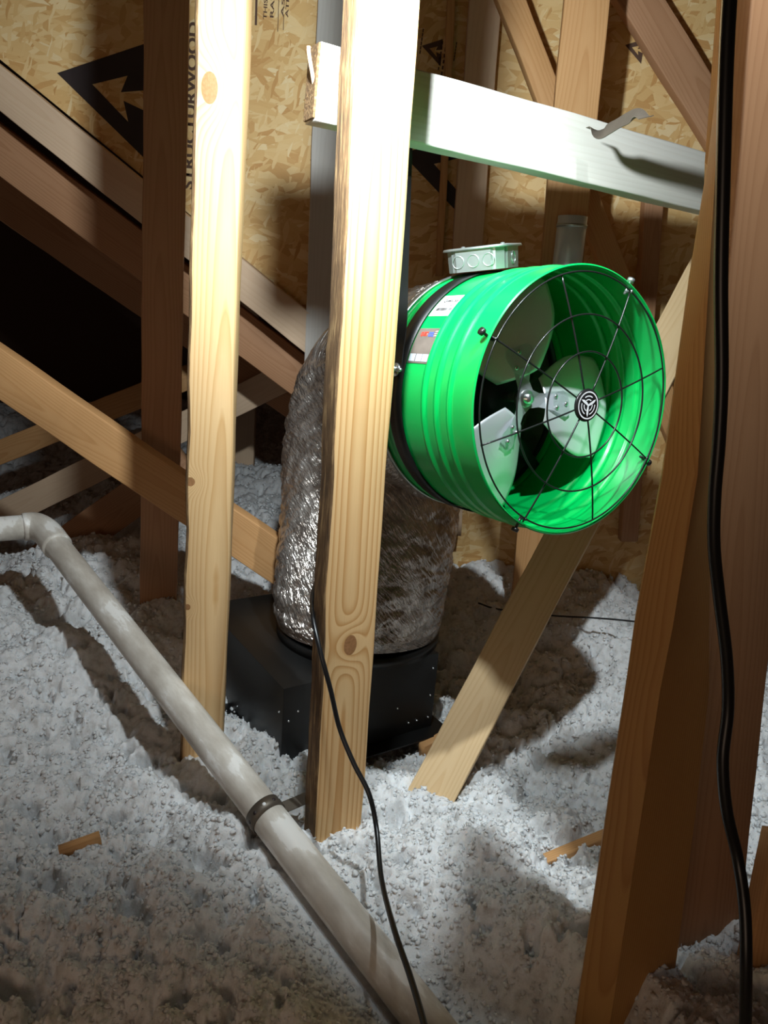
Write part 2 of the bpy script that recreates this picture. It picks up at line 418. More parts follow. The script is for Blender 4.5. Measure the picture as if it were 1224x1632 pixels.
# left post
def wane1(x, y, u):
    if x > 0.03 and y < 0: return (x-0.008*max(0, (u-.35))/.65, y+0.010*max(0, (u-.35))/.65)
    if x < -0.03: return (x+0.001*math.sin(u*60), y)
PY1 = 1.20
post1 = lumber('wood_post', P(321, 1262, PY1), P(362, -170, PY1), 0.075, 0.038, math.radians(8), [M['pine_left'], M['bark']], 'pale pine post with a round knot near its top, left of the foil duct', 'post', wane=wane1, bevel=0.005, foot=True)
# dim red post behind the left one
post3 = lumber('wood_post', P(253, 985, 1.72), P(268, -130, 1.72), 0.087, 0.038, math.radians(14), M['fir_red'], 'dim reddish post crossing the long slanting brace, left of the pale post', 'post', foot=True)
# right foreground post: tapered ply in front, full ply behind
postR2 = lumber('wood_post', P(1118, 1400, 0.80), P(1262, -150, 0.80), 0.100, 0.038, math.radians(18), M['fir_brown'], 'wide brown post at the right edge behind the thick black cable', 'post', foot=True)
bmx = bmesh.new()
# (px, py) corners at distance Y: outer left edge, front corner, right edge for stations down the stick
st = [(-150, 1172, 1176, 1180), (0, 1160, 1166, 1172), (250, 1131, 1142, 1152), (440, 1100, 1130, 1146), (755, 1056, 1112, 1134), (1000, 1011, 1072, 1130), (1100, 997, 1052, 1130), (1300, 966, 1022, 1108), (1500, 936, 992, 1082), (1660, 912, 968, 1060), (2300, 818, 874, 960)]
rows = []
for (py, a_, b_, c_) in st:
    qa = P(a_, py, 0.700); qb = P(b_, py, 0.665); qc = P(c_, py, 0.715)
    rows.append([qa, qb, qc, qc+Vector((-0.004, .03, 0)), qa+Vector((.012, .036, 0))])
oR = rows[-1][1].copy()
Lr = (rows[0][1]-oR)
rings = [[bmx.verts.new(p-oR) for p in r] for r in reversed(rows)]
for i in range(len(rings)-1):
    for j in range(5): bmx.faces.new((rings[i][j], rings[i][(j+1) % 5], rings[i+1][(j+1) % 5], rings[i+1][j]))
bmx.faces.new(list(reversed(rings[0]))); bmx.faces.new(rings[-1])
bmesh.ops.recalc_face_normals(bmx, faces=bmx.faces)
postR = bm_obj('wood_post', bmx, M['fir_right'], auto=25); postR.location = oR
tag(postR, 'orange foreground post widening toward the floor, just right of the green fan', 'post')

# whitewashed cross brace over the fan
BH = P(548, 133, 1.0)
bl = P(500, 128, 1.01); br = P(1150, 306, 1.01+0.555)
beam = lumber('cross_brace', P(499, 133, 1.095), P(499, 133, 1.095)+(P(1165, 305, 1.46)-P(499, 133, 1.095))*1.5, 0.091, 0.038, mat=M['white'], face=(0.48, -0.88, 0.0), label='whitewashed horizontal board crossing above the green fan', cat='board')

bm = bmesh.new(); box_bm(bm, 0.088, 0.037, 0.004, (0, 0, -0.0015), 0.0015)
bm_obj('end_grain', bm, M['bark'], beam)
bm = bmesh.new(); tube_bm(bm, spline([(0.004, -0.004, 0.0), (-0.006, -0.012, -0.006), (-0.026, -0.016, -0.014), (-0.036, -0.017, -0.016)], 5), 0.0026, 8)
bm_obj('splinter', bm, M['pale'], beam, True)
# studs and webs on the wall
def stick(name, a, b, Y, w, mat, label, cat='stud', yaw=0.0, t=0.038, Y2=None, group=None):
    return lumber(name, P(a[0], a[1], Y), P(b[0], b[1], Y if Y2 is None else Y2), w, t, yaw, mat, label, cat, group)
stick('wall_stud', (490, 1020), (538, -100), 1.985, 0.076, M['greywood'], 'grey-white stud on the panelled wall just behind the bark-edged post')
stick('wall_stud', (713, 850), (780, -110), 1.975, 0.072, M['pale'], 'pale stud on the panelled wall rising behind the steel junction box')
stick('wall_stud', (838, 1010), (942, -80), 1.78, 0.092, M['fir'], 'tall pinkish stud rising behind the fan, crossed by the whitewashed board', yaw=-0.1)
stick('wall_stud', (1000, 860), (1041, 300), 1.985, 0.045, M['fir_red'], 'narrow dim stud under the right end of the whitewashed board')
lumber('diagonal_web', P(1150, 880, 1.90), P(770, -110, 1.90), 0.056, 0.038, 0, M['fir'], 'slanting orange web leaning left over the fan, behind the whitewashed board', 'brace')
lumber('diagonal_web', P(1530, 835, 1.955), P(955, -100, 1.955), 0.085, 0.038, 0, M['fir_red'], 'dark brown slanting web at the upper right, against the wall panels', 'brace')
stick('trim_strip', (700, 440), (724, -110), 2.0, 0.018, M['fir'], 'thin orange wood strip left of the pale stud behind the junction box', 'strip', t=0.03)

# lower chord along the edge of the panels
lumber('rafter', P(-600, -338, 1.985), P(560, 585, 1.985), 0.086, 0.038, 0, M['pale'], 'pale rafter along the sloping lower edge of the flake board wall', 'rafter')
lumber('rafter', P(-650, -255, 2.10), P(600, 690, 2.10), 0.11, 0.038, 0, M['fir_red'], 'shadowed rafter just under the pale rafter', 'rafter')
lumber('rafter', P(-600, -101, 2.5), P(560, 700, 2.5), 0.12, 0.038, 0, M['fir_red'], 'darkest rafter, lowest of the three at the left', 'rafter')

# long orange brace, left
lumber('long_brace', P(-500, 251, 1.60), P(475, 915, 1.60), 0.096, 0.038, 0.0, M['fir'], 'long orange brace slanting down from the left edge to the foil duct', 'brace')
# right brace: floor to behind the fan
b0 = P(632, 1372, 1.12); b1 = P(1146, 400, 1.68)
lumber('long_brace', b0, b1, 0.082, 0.038, 0.0, M['pale_yellow'], 'pale leaning brace rising from the insulation up behind the fan', 'brace', face=(-0.35, -1, 0.25))
# members in the dark attic beyond
lumber('attic_web', P(-400, 1014, 2.45), P(463, 597, 2.45), 0.092, 0.038, 0, M['pale'], 'lit-ended web poking toward the foil duct, left of its upper part', 'brace')
lumber('attic_web', P(-400, 881, 2.7), P(306, 598, 2.7), 0.085, 0.038, 0, M['fir'], 'dim web parallel above the lit-ended web', 'brace')
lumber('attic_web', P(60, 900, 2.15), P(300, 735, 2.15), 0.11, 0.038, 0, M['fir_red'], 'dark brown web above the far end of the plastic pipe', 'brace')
lumber('attic_stud', P(388, 780, 3.1), P(398, 380, 3.1), 0.085, 0.038, 0, M['pale'], 'short stud standing in far insulation between pale post and duct', 'stud')
lumber('attic_web', P(1150, 800, 1.64), P(1240, 1060, 1.62), 0.085, 0.038, 0, M['fir'], 'orange web end dipping into insulation at the right edge', 'brace')
lumber('wood_offcut', P(1255, 1330, 0.75), P(1215, 1540, 0.72), 0.05, 0.03, 0, M['fir'], 'orange wood edge at the right margin near the bottom', 'board')
lumber('wood_offcut', G(848, 1388, 0.315), G(985, 1330, 0.335), 0.03, 0.02, 0, M['fir'], 'light wood strip half buried in white insulation left of the orange-lit post', 'board')
lumber('wood_offcut', G(672, 1196, 0.30), G(735, 1166, 0.31), 0.03, 0.02, 0, M['fir'], 'small wood strip lying beside the black box behind the leaning brace', 'board')
lumber('wood_offcut', G(95, 1358, 0.315), G(160, 1335, 0.325), 0.02, 0.012, 0, M['fir'], 'tiny wood chip poking from insulation at the lower left', 'board')

# ------------------------------------------------------------------ wall print
def text_bm(txt, size=1.0, bold=0.0, shear=0.0, sx=1.0):
    cu = bpy.data.curves.new('t', 'FONT'); cu.body = txt; cu.size = size; cu.offset = bold; cu.shear = shear
    cu.align_x = 'CENTER'; cu.align_y = 'CENTER'; cu.resolution_u = 3
    ob = bpy.data.objects.new('t', cu); COL.objects.link(ob)
    dg = bpy.context.evaluated_depsgraph_get(); dg.update()
    me = bpy.data.meshes.new_from_object(ob.evaluated_get(dg))
    bm = bmesh.new(); bm.from_mesh(me)
    bpy.data.objects.remove(ob); bpy.data.meshes.remove(me); bpy.data.curves.remove(cu)
    for v in bm.verts: v.co.x *= sx
    return bm
def on_wall(bm, px, py, rot, mat=None, name='printed_mark', lift=0.0012):
    """flat print on the wall: local x,y -> wall x,z rotated by rot"""
    c = P(px, py, WY)-wall.location; c.y = -lift
    Rz = Matrix(((1, 0, 0), (0, 0, -1), (0, 1, 0))).to_4x4() @ Matrix.Rotation(rot, 4, 'Z')
    bmesh.ops.transform(bm, matrix=Rz, verts=bm.verts)
    o = bm_obj(name, bm, mat or M['ink_brown'], wall); o.location = c; return o
def wall_scale(px, py):      # metres per pixel on the wall
    return (P(px+1, py, WY)-P(px, py, WY)).length
sc = wall_scale(300, 170)
def fit(bm, L, hgt):
    xs = [v.co.x for v in bm.verts]; ys = [v.co.y for v in bm.verts]
    cx = (min(xs)+max(xs))/2; cy = (min(ys)+max(ys))/2
    for v in bm.verts: v.co.x = (v.co.x-cx)*L/(max(xs)-min(xs)); v.co.y = (v.co.y-cy)*hgt/(max(ys)-min(ys))
    return bm
tilt = ROLL*0.6
b = fit(text_bm('STRUCTURWOOD', 0.1, 0.003), 240*sc, 17*sc)
on_wall(b, 304, 172, math.pi/2-0.03, name='printed_word')
b = fit(text_bm('\u00ae', 0.1, 0.0), 7*sc, 7*sc); on_wall(b, 293, 52, math.pi/2)
def poly_px(pts, px, py, mat, k=1.0):
    s = wall_scale(px, py); bm = bmesh.new()
    vs = [bm.verts.new(((x-px)*s*k, -(y-py)*s*k, 0)) for x, y in pts]
    f = bm.faces.new(vs); bmesh.ops.triangulate(bm, faces=[f]); bmesh.ops.recalc_face_normals(bm, faces=bm.faces)
    return bm
tri = [(93, 126), (236, 74), (236, 150), (198, 145), (204, 122), (148, 138), (204, 188), (198, 160), (236, 172), (236, 245)]
def logo(px, py, k, mat=None):
    s = wall_scale(165, 155)*k; bm = bmesh.new()
    left = [(93, 126), (236, 74), (310, 48), (310, 118), (236, 144), (193, 146), (204, 122), (148, 138)]
    vs = [bm.verts.new(((x-165)*s, -(y-155)*s, 0)) for x, y in left]; bm.faces.new(vs)
    right = [(93, 126), (148, 138), (204, 188), (197, 158), (236, 172), (310, 190), (310, 300), (236, 245)]
    vs = [bm.verts.new(((x-165)*s, -(y-155)*s, 0)) for x, y in right]; bm.faces.new(vs)
    bmesh.ops.triangulate(bm, faces=bm.faces[:])
    return bm
def logo2(k):
    s = wall_scale(165, 155)*k; bm = bmesh.new()
    for pts in ([(93, 126), (236, 74), (236, 140), (193, 146), (204, 122), (148, 138)], [(93, 126), (148, 138), (204, 188), (197, 158), (236, 172), (236, 245)]):
        bm.faces.new([bm.verts.new(((x-165)*s, -(y-155)*s, 0)) for x, y in pts])
    bmesh.ops.triangulate(bm, faces=bm.faces[:]); return bm
on_wall(logo2(1.0), 165, 155, 0.0, M['ink'], 'printed_triangle')
on_wall(logo2(0.95), 706, 280, 0.0, M['ink'], 'printed_triangle')
on_wall(logo2(0.22), 688, 82, 0.0, M['ink_brown'], 'printed_triangle')
on_wall(logo2(0.2), 1010, 80, 0.0, M['ink_brown'], 'printed_triangle')
for i, (x, t, h) in enumerate([(389, 'FAUST', 6), (424, 'THIS SIDE', 6), (435, 'RATED', 6), (452, 'ASTM', 5), (459, 'ATRUST', 5)]):
    sx_ = wall_scale(x, 0)
    bb = fit(text_bm(t, 0.1, 0.002), (60 if i else 50)*sx_, h*sx_); on_wall(bb, x, -6 if i != 1 else -3, math.pi/2-0.03)
for x, y0, y1, w in ((409, -40, 35, 3.5), (395, -5, 30, 1.5), (444, -20, 46, 1), (452, 28, 47, 1)):
    s_ = wall_scale(x, 20); bm = bmesh.new(); hh = (y1-y0)*s_/2
    bm.faces.new([bm.verts.new(q) for q in ((-w*s_/2, -hh, 0), (w*s_/2, -hh, 0), (w*s_/2, hh, 0), (-w*s_/2, hh, 0))]); on_wall(bm, x, (y0+y1)/2, 0)
for x, y0, y1, w in ((670, 47, 84, 2), (702, 65, 110, 2.2), (708, 66, 118, 2.5), (714, 66, 122, 2), (719, 66, 96, 2), (725, 68, 96, 1.5)):
    s_ = wall_scale(x, 20); bm = bmesh.new(); hh = (y1-y0)*s_/2
    for q0 in range(6):
        a0 = -hh+2*hh*q0/6; a1 = a0+2*hh/6*(0.62 if w > 2.1 else 0.85)
        bm.faces.new([bm.verts.new(q) for q in ((-w*s_/2, a0, 0), (w*s_/2, a0, 0), (w*s_/2, a1, 0), (-w*s_/2, a1, 0))])
    on_wall(bm, x-(y0+y1-180)*0.04, (y0+y1)/2, -0.07)

# ------------------------------------------------------------------ fan
FR = 0.190; FL = 0.240
fc = P(919, 644, 1.085)                        # centre of the mouth
Zf = Vector((0.545, -0.838, 0.075)).normalized(); Xf = Vector((-Zf.y, Zf.x, 0)).normalized(); Yf = Zf.cross(Xf)   # local: z out of the mouth, x right, y up
Rf = Matrix((Xf, Yf, Zf)).transposed()
fan = empty('green_fan', fc-Zf*FL)
fan.matrix_basis = Matrix.Translation(fc-Zf*FL) @ Rf.to_4x4()
tag(fan, 'round green ducted fan with black wire grille hanging at the end of the foil duct', 'fan')
def rib(z, z0, h=0.0035, w=0.008):
    d = abs(z-z0)/w; return h*(0.5+0.5*math.cos(math.pi*d)) if d < 1 else 0
ribs = (0.130, 0.160, 0.190)
def rad(z): return FR+sum(rib(z, q) for q in ribs)+rib(z, 0.025, 0.002, 0.006)
zs = [i*FL/150 for i in range(151)]
prof = [(rad(z), z) for z in zs]+[(FR+0.002, FL+0.001), (FR, FL+0.0025), (FR-0.002, FL+0.001)]+[(rad(z)-0.0022, z) for z in reversed(zs)]
bm = bmesh.new(); lathe_bm(bm, prof, 160, close=True); bmesh.ops.recalc_face_normals(bm, faces=bm.faces)
housing = bm_obj('housing', bm, M['green'], fan, auto=50)
def ring_obj(name, r, z, wr, mat, parent, n=128, m=8, dome=None):
    bm = bmesh.new(); tube_bm(bm, [(r*math.cos(2*math.pi*i/n), r*math.sin(2*math.pi*i/n), z) for i in range(n)], wr, m, closed=True)
    return bm_obj(name, bm, mat, parent, True)
# black lip, strap band, clamp at the rear
bm = bmesh.new(); lathe_bm(bm, [(FR+0.0015, 0.042), (FR+0.0035, 0.042), (FR+0.0035, 0.075), (FR+0.0015, 0.075)], 128, True)
band = bm_obj('strap_band', bm, M['black'], fan, auto=40)
bm = bmesh.new(); lathe_bm(bm, [(FR+0.001, 0.002), (FR+0.0035, 0.002), (FR+0.0035, 0.012), (FR+0.001, 0.012)], 128, True)
bm_obj('duct_clamp', bm, M['galv'], fan, auto=40)
bm = bmesh.new(); lathe_bm(bm, [(FR-0.004, -0.02), (FR-0.002, -0.02), (FR-0.002, 0.012), (FR-0.004, 0.012)], 128, True)
bm_obj('rear_collar', bm, M['black'], fan, auto=40)
# grille (slightly domed)
GZ = FL+0.004
def gz(r): return GZ+0.016*(1-(r/(FR*0.97))**2)
for rr in (FR*0.955, FR*0.655, FR*0.39):
    ring_obj('grille_ring', rr, gz(rr), 0.0013, M['black_wire'], fan)
spoke_a = [17, 62, 107, 152, 197, 242, 287, 332]
for a in spoke_a:
    bm = bmesh.new(); ca, sa = math.cos(math.radians(a)), math.sin(math.radians(a))
    rs_ = np.linspace(FR*0.09, FR*(0.985 if a % 90 != 17 else 0.955), 12)
    tube_bm(bm, [(r*ca, r*sa, gz(r)-0.002) for r in rs_], 0.0013, 8)
    bm_obj('grille_spoke', bm, M['black_wire'], fan, True)
for a in (62, 152, 242, 332):
    ca, sa = math.cos(math.radians(a)), math.sin(math.radians(a)); bm = bmesh.new()
    tube_bm(bm, [((FR-0.012)*ca, (FR-0.012)*sa, FL-0.006), ((FR+0.012)*ca, (FR+0.012)*sa, FL-0.006)], 0.0022, 8)
    tube_bm(bm, [((FR+0.008)*ca, (FR+0.008)*sa, FL-0.006), ((FR+0.013)*ca, (FR+0.013)*sa, FL-0.006)], 0.0055, 12)
    tube_bm(bm, [((FR-0.008)*ca, (FR-0.008)*sa, FL-0.006), ((FR-0.008)*ca, (FR-0.008)*sa, FL+0.006)], 0.0022, 8)
    bm_obj('grille_screw', bm, M['galv'] if a == 62 else M['black_wire'], fan, auto=40)
# badge with rings and a three-blade mark
bz = gz(0)
bm = bmesh.new(); lathe_bm(bm, [(0.0001, bz-0.003), (0.0225, bz-0.003), (0.0235, bz-0.001), (0.0225, bz+0.001), (0.0001, bz+0.0015)], 64)
badge = bm_obj('badge', bm, M['black_wire'], fan, auto=40)
def arc_bm(bm, r0, r1, a0, a1, z, n=24):
    pa = [(r0, a0+(a1-a0)*i/n) for i in range(n+1)]
    for i in range(n):
        t0, t1 = math.radians(pa[i][1]), math.radians(pa[i+1][1])
        bm.faces.new([bm.verts.new((r*math.cos(t), r*math.sin(t), z)) for r, t in ((r0, t0), (r1, t0), (r1, t1), (r0, t1))])
bm = bmesh.new(); zb = bz+0.0021
arc_bm(bm, 0.0178, 0.0196, 0, 360, zb, 64)
for c0 in (90, 210, 330):
    arc_bm(bm, 0.0122, 0.0138, c0-34 if c0 == 90 else c0-44, c0+34, zb, 16)
    arc_bm(bm, 0.0073, 0.0088, c0-38, c0+38, zb, 12)
for c0 in (30, 150, 270):
    t = math.radians(c0); d = Vector((math.cos(t), math.sin(t), 0)); nrm_ = Vector((-d.y, d.x, 0))
    pts = [Vector((0, 0, 0))-nrm_*0.0012, d*0.006-nrm_*0.0026, d*0.012-nrm_*0.0024, d*0.0165-nrm_*0.000, d*0.0115+nrm_*0.0012, d*0.005+nrm_*0.0012, nrm_*0.0012]
    bm.faces.new([bm.verts.new(p+Vector((0, 0, zb+0.0002))) for p in pts])
bmesh.ops.triangulate(bm, faces=[f for f in bm.faces if len(f.verts) > 4])
bm_obj('badge_mark', bm, M['paper'], badge)
# motor, hub, blades
bm = bmesh.new(); lathe_bm(bm, [(0.0001, -0.02), (0.05, -0.02), (0.056, -0.014), (0.056, 0.075), (0.05, 0.083), (0.015, 0.085), (0.0001, 0.085)], 48)
motor = bm_obj('motor', bm, M['motor'], fan, auto=40)
for a in (45, 135, 225, 315):
    bm = bmesh.new(); t = math.radians(a)
    box_bm(bm, FR-0.058, 0.02, 0.003, (0, 0, 0))
    bmesh.ops.transform(bm, matrix=Matrix.Rotation(t, 4, 'Z') @ Matrix.Translation(((FR+0.052)/2, 0, 0.03)), verts=bm.verts)
    bm_obj('motor_bracket', bm, M['black'], fan)
BZ = 0.130
bm = bmesh.new(); lathe_bm(bm, [(0.0001, 0.080), (0.008, 0.080), (0.008, BZ+0.014), (0.0001, BZ+0.014)], 24)
bm_obj('shaft', bm, M['zinc'], fan, auto=40)
bm = bmesh.new(); lathe_bm(bm, [(0.0001, BZ-0.006), (0.016, BZ-0.006), (0.016, BZ+0.004), (0.013, BZ+0.007), (0.0001, BZ+0.007)], 40)
hub = bm_obj('hub', bm, M['galv'], fan, auto=40)
def blade(ang, twist=20):
    root = empty('blade_axis', (0, 0, 0))
    n, m = 26, 22; V = []; F = []
    R0, R1 = 0.036, 0.176
    for i in range(n+1):
        u = i/n; r = R0+(R1-R0)*u
        half = (0.030+0.040*math.sin(math.pi/2*min(1, u/0.62)))*(1 if u < .80 else max(0.5, math.sqrt(max(0, 1-((u-.80)/.225)**2))))
        for j in range(m+1):
            v = -1+2*j/m; s_ = half*1.2*v
            tw = math.radians(twist-10*u); cam_ = 0.010*(1-v*v)
            V.append((r, s_*math.cos(tw), -s_*math.sin(tw)+cam_))
    for i in range(n):
        for j in range(m):
            a = i*(m+1)+j; F.append((a, a+1, a+m+2, a+m+1))
    V = np.array(V); nv = len(V); Vb = V.copy(); Vb[:, 2] -= 0.0016
    F2 = [tuple(reversed([q+nv for q in f])) for f in F]
    rim = [i*(m+1) for i in range(n+1)]; rim2 = [i*(m+1)+m for i in range(n+1)]
    E = [(a, b, b+nv, a+nv) for a, b in zip(rim, rim[1:])]+[(b, a, a+nv, b+nv) for a, b in zip(rim2, rim2[1:])]
    E += [(j+1, j, j+nv, j+1+nv) for j in range(m)]+[(n*(m+1)+j, n*(m+1)+j+1, n*(m+1)+j+1+nv, n*(m+1)+j+nv) for j in range(m)]
    me = np_mesh('blade', np.vstack([V, Vb]), np.array(F+F2+E))
    bpy.data.objects.remove(root)
    o = link('blade', me, M['alu'], fan, True, Matrix.Translation((0, 0, BZ)) @ Matrix.Rotation(math.radians(ang), 4, 'Z'))
    # arm of the spider
    bm = bmesh.new(); pts = []
    tw = math.radians(twist)
    for r, hw in ((0.0, 0.016), (0.025, 0.011), (0.05, 0.014), (0.075, 0.022), (0.085, 0.016)):
        k_ = min(1, r/0.05); t_ = tw*k_
        pts.append([(r, s*hw*math.cos(t_), -s*hw*math.sin(t_)+0.0135*(1 if r > .03 else .5)) for s in (-1, 1)])
    prev = None
    for a_, b_ in pts:
        va, vb = bm.verts.new(a_), bm.verts.new(b_)
        if prev: bm.faces.new((prev[0], va, vb, prev[1]))
        prev = (va, vb)
    bmesh.ops.solidify(bm, geom=bm.faces[:], thickness=0.002)
    arm = bm_obj('blade_arm', bm, M['alu'], o)
    for (r, s) in ((0.055, -0.008), (0.055, 0.010), (0.076, 0.0)):
        bm = bmesh.new(); bmesh.ops.create_uvsphere(bm, u_segments=12, v_segments=6, radius=0.0038)
        for v in bm.verts: v.co.z *= 0.6
        ro = bm_obj('rivet', bm, M['zinc'], o, True); ro.location = (r, s*math.cos(tw), -s*math.sin(tw)+0.0155)
    return o
for a in (238, 354, 114): blade(a)

# stickers bent round the housing: az = axial position, ph = angle
def cyl_patch(bm, ph0, z0, lift=0.0006, r=None):
    """local x runs along the axis (towards the mouth), local y runs round (upwards on the camera-left side)"""
    for v in bm.verts:
        x, y = v.co.x, v.co.y; ph = ph0-y/FR; rr = FR+lift+v.co.z
        v.co = (rr*math.cos(ph), rr*math.sin(ph), z0+x)
def grid_patch(w, h, nx=4, ny=12):
    bm = bmesh.new(); bmesh.ops.create_grid(bm, x_segments=nx, y_segments=ny, size=0.5)
    for v in bm.verts: v.co.x *= w; v.co.y *= h
    return bm
PH1 = math.radians(136); PH2 = math.radians(157)
bm = grid_patch(0.054, 0.042); cyl_patch(bm, PH1, 0.1035, 0.0008); lab1 = bm_obj('white_sticker', bm, M['paper'], fan)
lab1['label'] = 'white sticker with printed name and barcode'
def lab_text(txt, L, h, dx, dy, z0, ph, mat, parent, lift=0.0012, bold=0.001):
    bm = fit(text_bm(txt, 0.05, bold), L, h)
    for v in bm.verts: v.co.x += dx; v.co.y += dy; v.co.z = 0
    bmesh.ops.triangulate(bm, faces=bm.faces[:])
    cyl_patch(bm, ph, z0, lift); return bm_obj('printed_text', bm, mat, parent)
lab_text('QuietCool', 0.034, 0.008, 0.001, 0.0085, 0.1035, PH1, M['ink'], lab1)
lab_text('QC ES-2250', 0.022, 0.004, 0.001, -0.001, 0.1035, PH1, M['ink'], lab1)
bm = bmesh.new(); xx = -0.019; rr_ = random.Random(3)
while xx < 0.019:
    w_ = rr_.choice((0.0004, 0.0007, 0.001)); bm.faces.new([bm.verts.new(q) for q in ((xx, -0.0115, 0), (xx+w_, -0.0115, 0), (xx+w_, -0.0055, 0), (xx, -0.0055, 0))]); xx += w_+rr_.choice((0.0005, 0.0008))
cyl_patch(bm, PH1, 0.1035, 0.0012); bm_obj('barcode', bm, M['ink'], lab1)
bm = bmesh.new()
for i in range(3):
    yy = 0.012-i*0.0035; bm.faces.new([bm.verts.new(q) for q in ((0.021, yy, 0), (0.0265-i*.001, yy, 0), (0.0265-i*.001, yy+0.0007, 0), (0.021, yy+0.0007, 0))])
cyl_patch(bm, PH1, 0.1035, 0.0012); bm_obj('printed_lines', bm, M['red'], lab1)
bm = grid_patch(0.052, 0.054); cyl_patch(bm, PH2, 0.1015, 0.0008); lab2 = bm_obj('dark_sticker', bm, M['label_dark'], fan)
lab2['label'] = 'dark printed sticker with red and blue lettering'
lab_text('QUIET', 0.018, 0.008, -0.008, 0.017, 0.1015, PH2, M['red'], lab2, bold=0.003)
lab_text('COOL', 0.013, 0.008, 0.009, 0.017, 0.1015, PH2, M['blue'], lab2, bold=0.003)
for i, xx in enumerate((-0.0165, 0.0, 0.0155)):
    bm = grid_patch(0.0145, 0.011, 2, 4)
    for v in bm.verts: v.co.x += xx; v.co.y += -0.019
    cyl_patch(bm, PH2, 0.1015, 0.0013); bm_obj('label_panel', bm, M['greyprint'], lab2)
bm = bmesh.new()
for q in range(3):
    yy = 0.0205-q*0.0035
    bm.faces.new([bm.verts.new(p_) for p_ in ((0.017, yy, 0), (0.0225, yy+.001, 0), (0.0225, yy+.0018, 0), (0.017, yy+0.0009, 0))])
cyl_patch(bm, PH2, 0.1015, 0.0014); bm_obj('printed_lines', bm, M['paper'], lab2)

# steel junction box on top
def fpt(ph, z, r): return fc-Zf*FL+Xf*(r*math.cos(ph))+Yf*(r*math.sin(ph))+Zf*z
PJ = math.radians(99)
jb = empty('junction_box', (0, 0, 0))
nj = Xf*math.cos(PJ)+Yf*math.sin(PJ); tj = nj.cross(Zf).normalized()
jb.matrix_basis = Matrix.Translation(fpt(PJ, 0.050, FR+0.005)) @ Matrix((Zf, nj.cross(Zf).normalized(), nj)).transposed().to_4x4() @ Matrix.Rotation(math.radians(32), 4, 'Z')
tag(jb, 'small galvanised junction box with round knockouts sitting on top of the green fan', 'box')
bm = bmesh.new(); hb = 0.031
def octo(w, c): return [(w-c, -w), (w, -w+c), (w, w-c), (w-c, w), (-w+c, w), (-w, w-c), (-w, -w+c), (-w+c, -w)]
o8 = octo(0.048, 0.016); a = [bm.verts.new((x*0.98, y*0.98, 0)) for x, y in o8]; b = [bm.verts.new((x, y, hb)) for x, y in o8]
bm.faces.new(list(reversed(a))); bm.faces.new(b)
for i in range(8): bm.faces.new((a[i], a[(i+1) % 8], b[(i+1) % 8], b[i]))
bmesh.ops.bevel(bm, geom=[e for e in bm.edges if abs((e.verts[0].co-e.verts[1].co).z) > .01], offset=0.004, segments=3, affect='EDGES')
bm_obj('box_body', bm, M['galv'], jb, auto=35)
bm = bmesh.new(); o8 = octo(0.0525, 0.016); a = [bm.verts.new((x, y, hb+0.0005)) for x, y in o8]; b = [bm.verts.new((x*0.97, y*0.97, hb+0.004)) for x, y in o8]
bm.faces.new(list(reversed(a))); bm.faces.new(b)
for i in range(8): bm.faces.new((a[i], a[(i+1) % 8], b[(i+1) % 8], b[i]))
lid = bm_obj('box_lid', bm, M['galv'], jb, auto=30)
for sx_ in (-1, 1):
    bm = bmesh.new(); lathe_bm(bm, [(0.0001, 0.0035), (0.003, 0.003), (0.0042, 0.0)], 14)
    s_ = bm_obj('lid_screw', bm, M['zinc'], lid, True); s_.location = (sx_*0.032, 0, hb+0.004)
def knock(cx, cy, nx, ny):
    bm = bmesh.new(); n_ = Vector((nx, ny, 0)).normalized(); t_ = Vector((-n_.y, n_.x, 0)); z_ = Vector((0, 0, 1)); c = Vector((cx, cy, hb*0.48))+n_*0.0003
    tube_bm(bm, [c+t_*(0.0090*math.cos(q*math.pi/14))+z_*(0.0090*math.sin(q*math.pi/14)) for q in range(28)], 0.0006, 6, closed=True)
    bm_obj('knockout', bm, M['galv'], jb, True)
for d in (-0.024, 0, 0.024):
    for (nx, ny) in ((0, 1), (0, -1)) if d else ((0, 1), (0, -1), (1, 0), (-1, 0)):
        knock(nx*0.048+(-ny)*d, ny*0.048+nx*d, nx, ny)

# hanging strap (twisted black webbing) with zinc bolt
PB = math.radians(169)
anchor = fpt(PB, 0.0585, FR+0.0045)
hs = empty('hanging_strap', anchor)
tag(hs, 'twisted black strap with zinc bolt, holding the left side of the green fan', 'strap')
def ribbon(name, pts, dirs, wd_, th, mat, parent, origin):
    bm = bmesh.new(); prev = None
    for i, (p, d) in enumerate(zip(pts, dirs)):
        t = (pts[min(i+1, len(pts)-1)]-pts[max(i-1, 0)]).normalized(); d = (d-t*d.dot(t)).normalized(); n_ = t.cross(d)
        w_ = wd_[i] if isinstance(wd_, list) else wd_
        q = [bm.verts.new(p-origin+d*sx*w_/2+n_*sy*th/2) for sx, sy in ((-1, -1), (1, -1), (1, 1), (-1, 1))]
        if prev:
            for k in range(4): bm.faces.new((prev[k], prev[(k+1) % 4], q[(k+1) % 4], q[k]))
        else: bm.faces.new(list(reversed(q)))
        prev = q
    bm.faces.new(prev); bmesh.ops.recalc_face_normals(bm, faces=bm.faces)
    return bm_obj(name, bm, mat, parent, auto=40)
topP = P(655, -120, 1.24)
n = 40; pts = [anchor.lerp(topP, i/n) for i in range(n+1)]
dirs = []
for i in range(n+1):
    u = min(1, (i/n)/0.22); u = u*u*(3-2*u); a_ = u*math.radians(80)
    dirs.append(Zf*math.cos(a_)+Xf*math.sin(a_))
ribbon('strap_web', pts, dirs, 0.026, 0.002, M['black'], hs, anchor)
bm = bmesh.new(); nn = (Xf*math.cos(PB)+Yf*math.sin(PB))
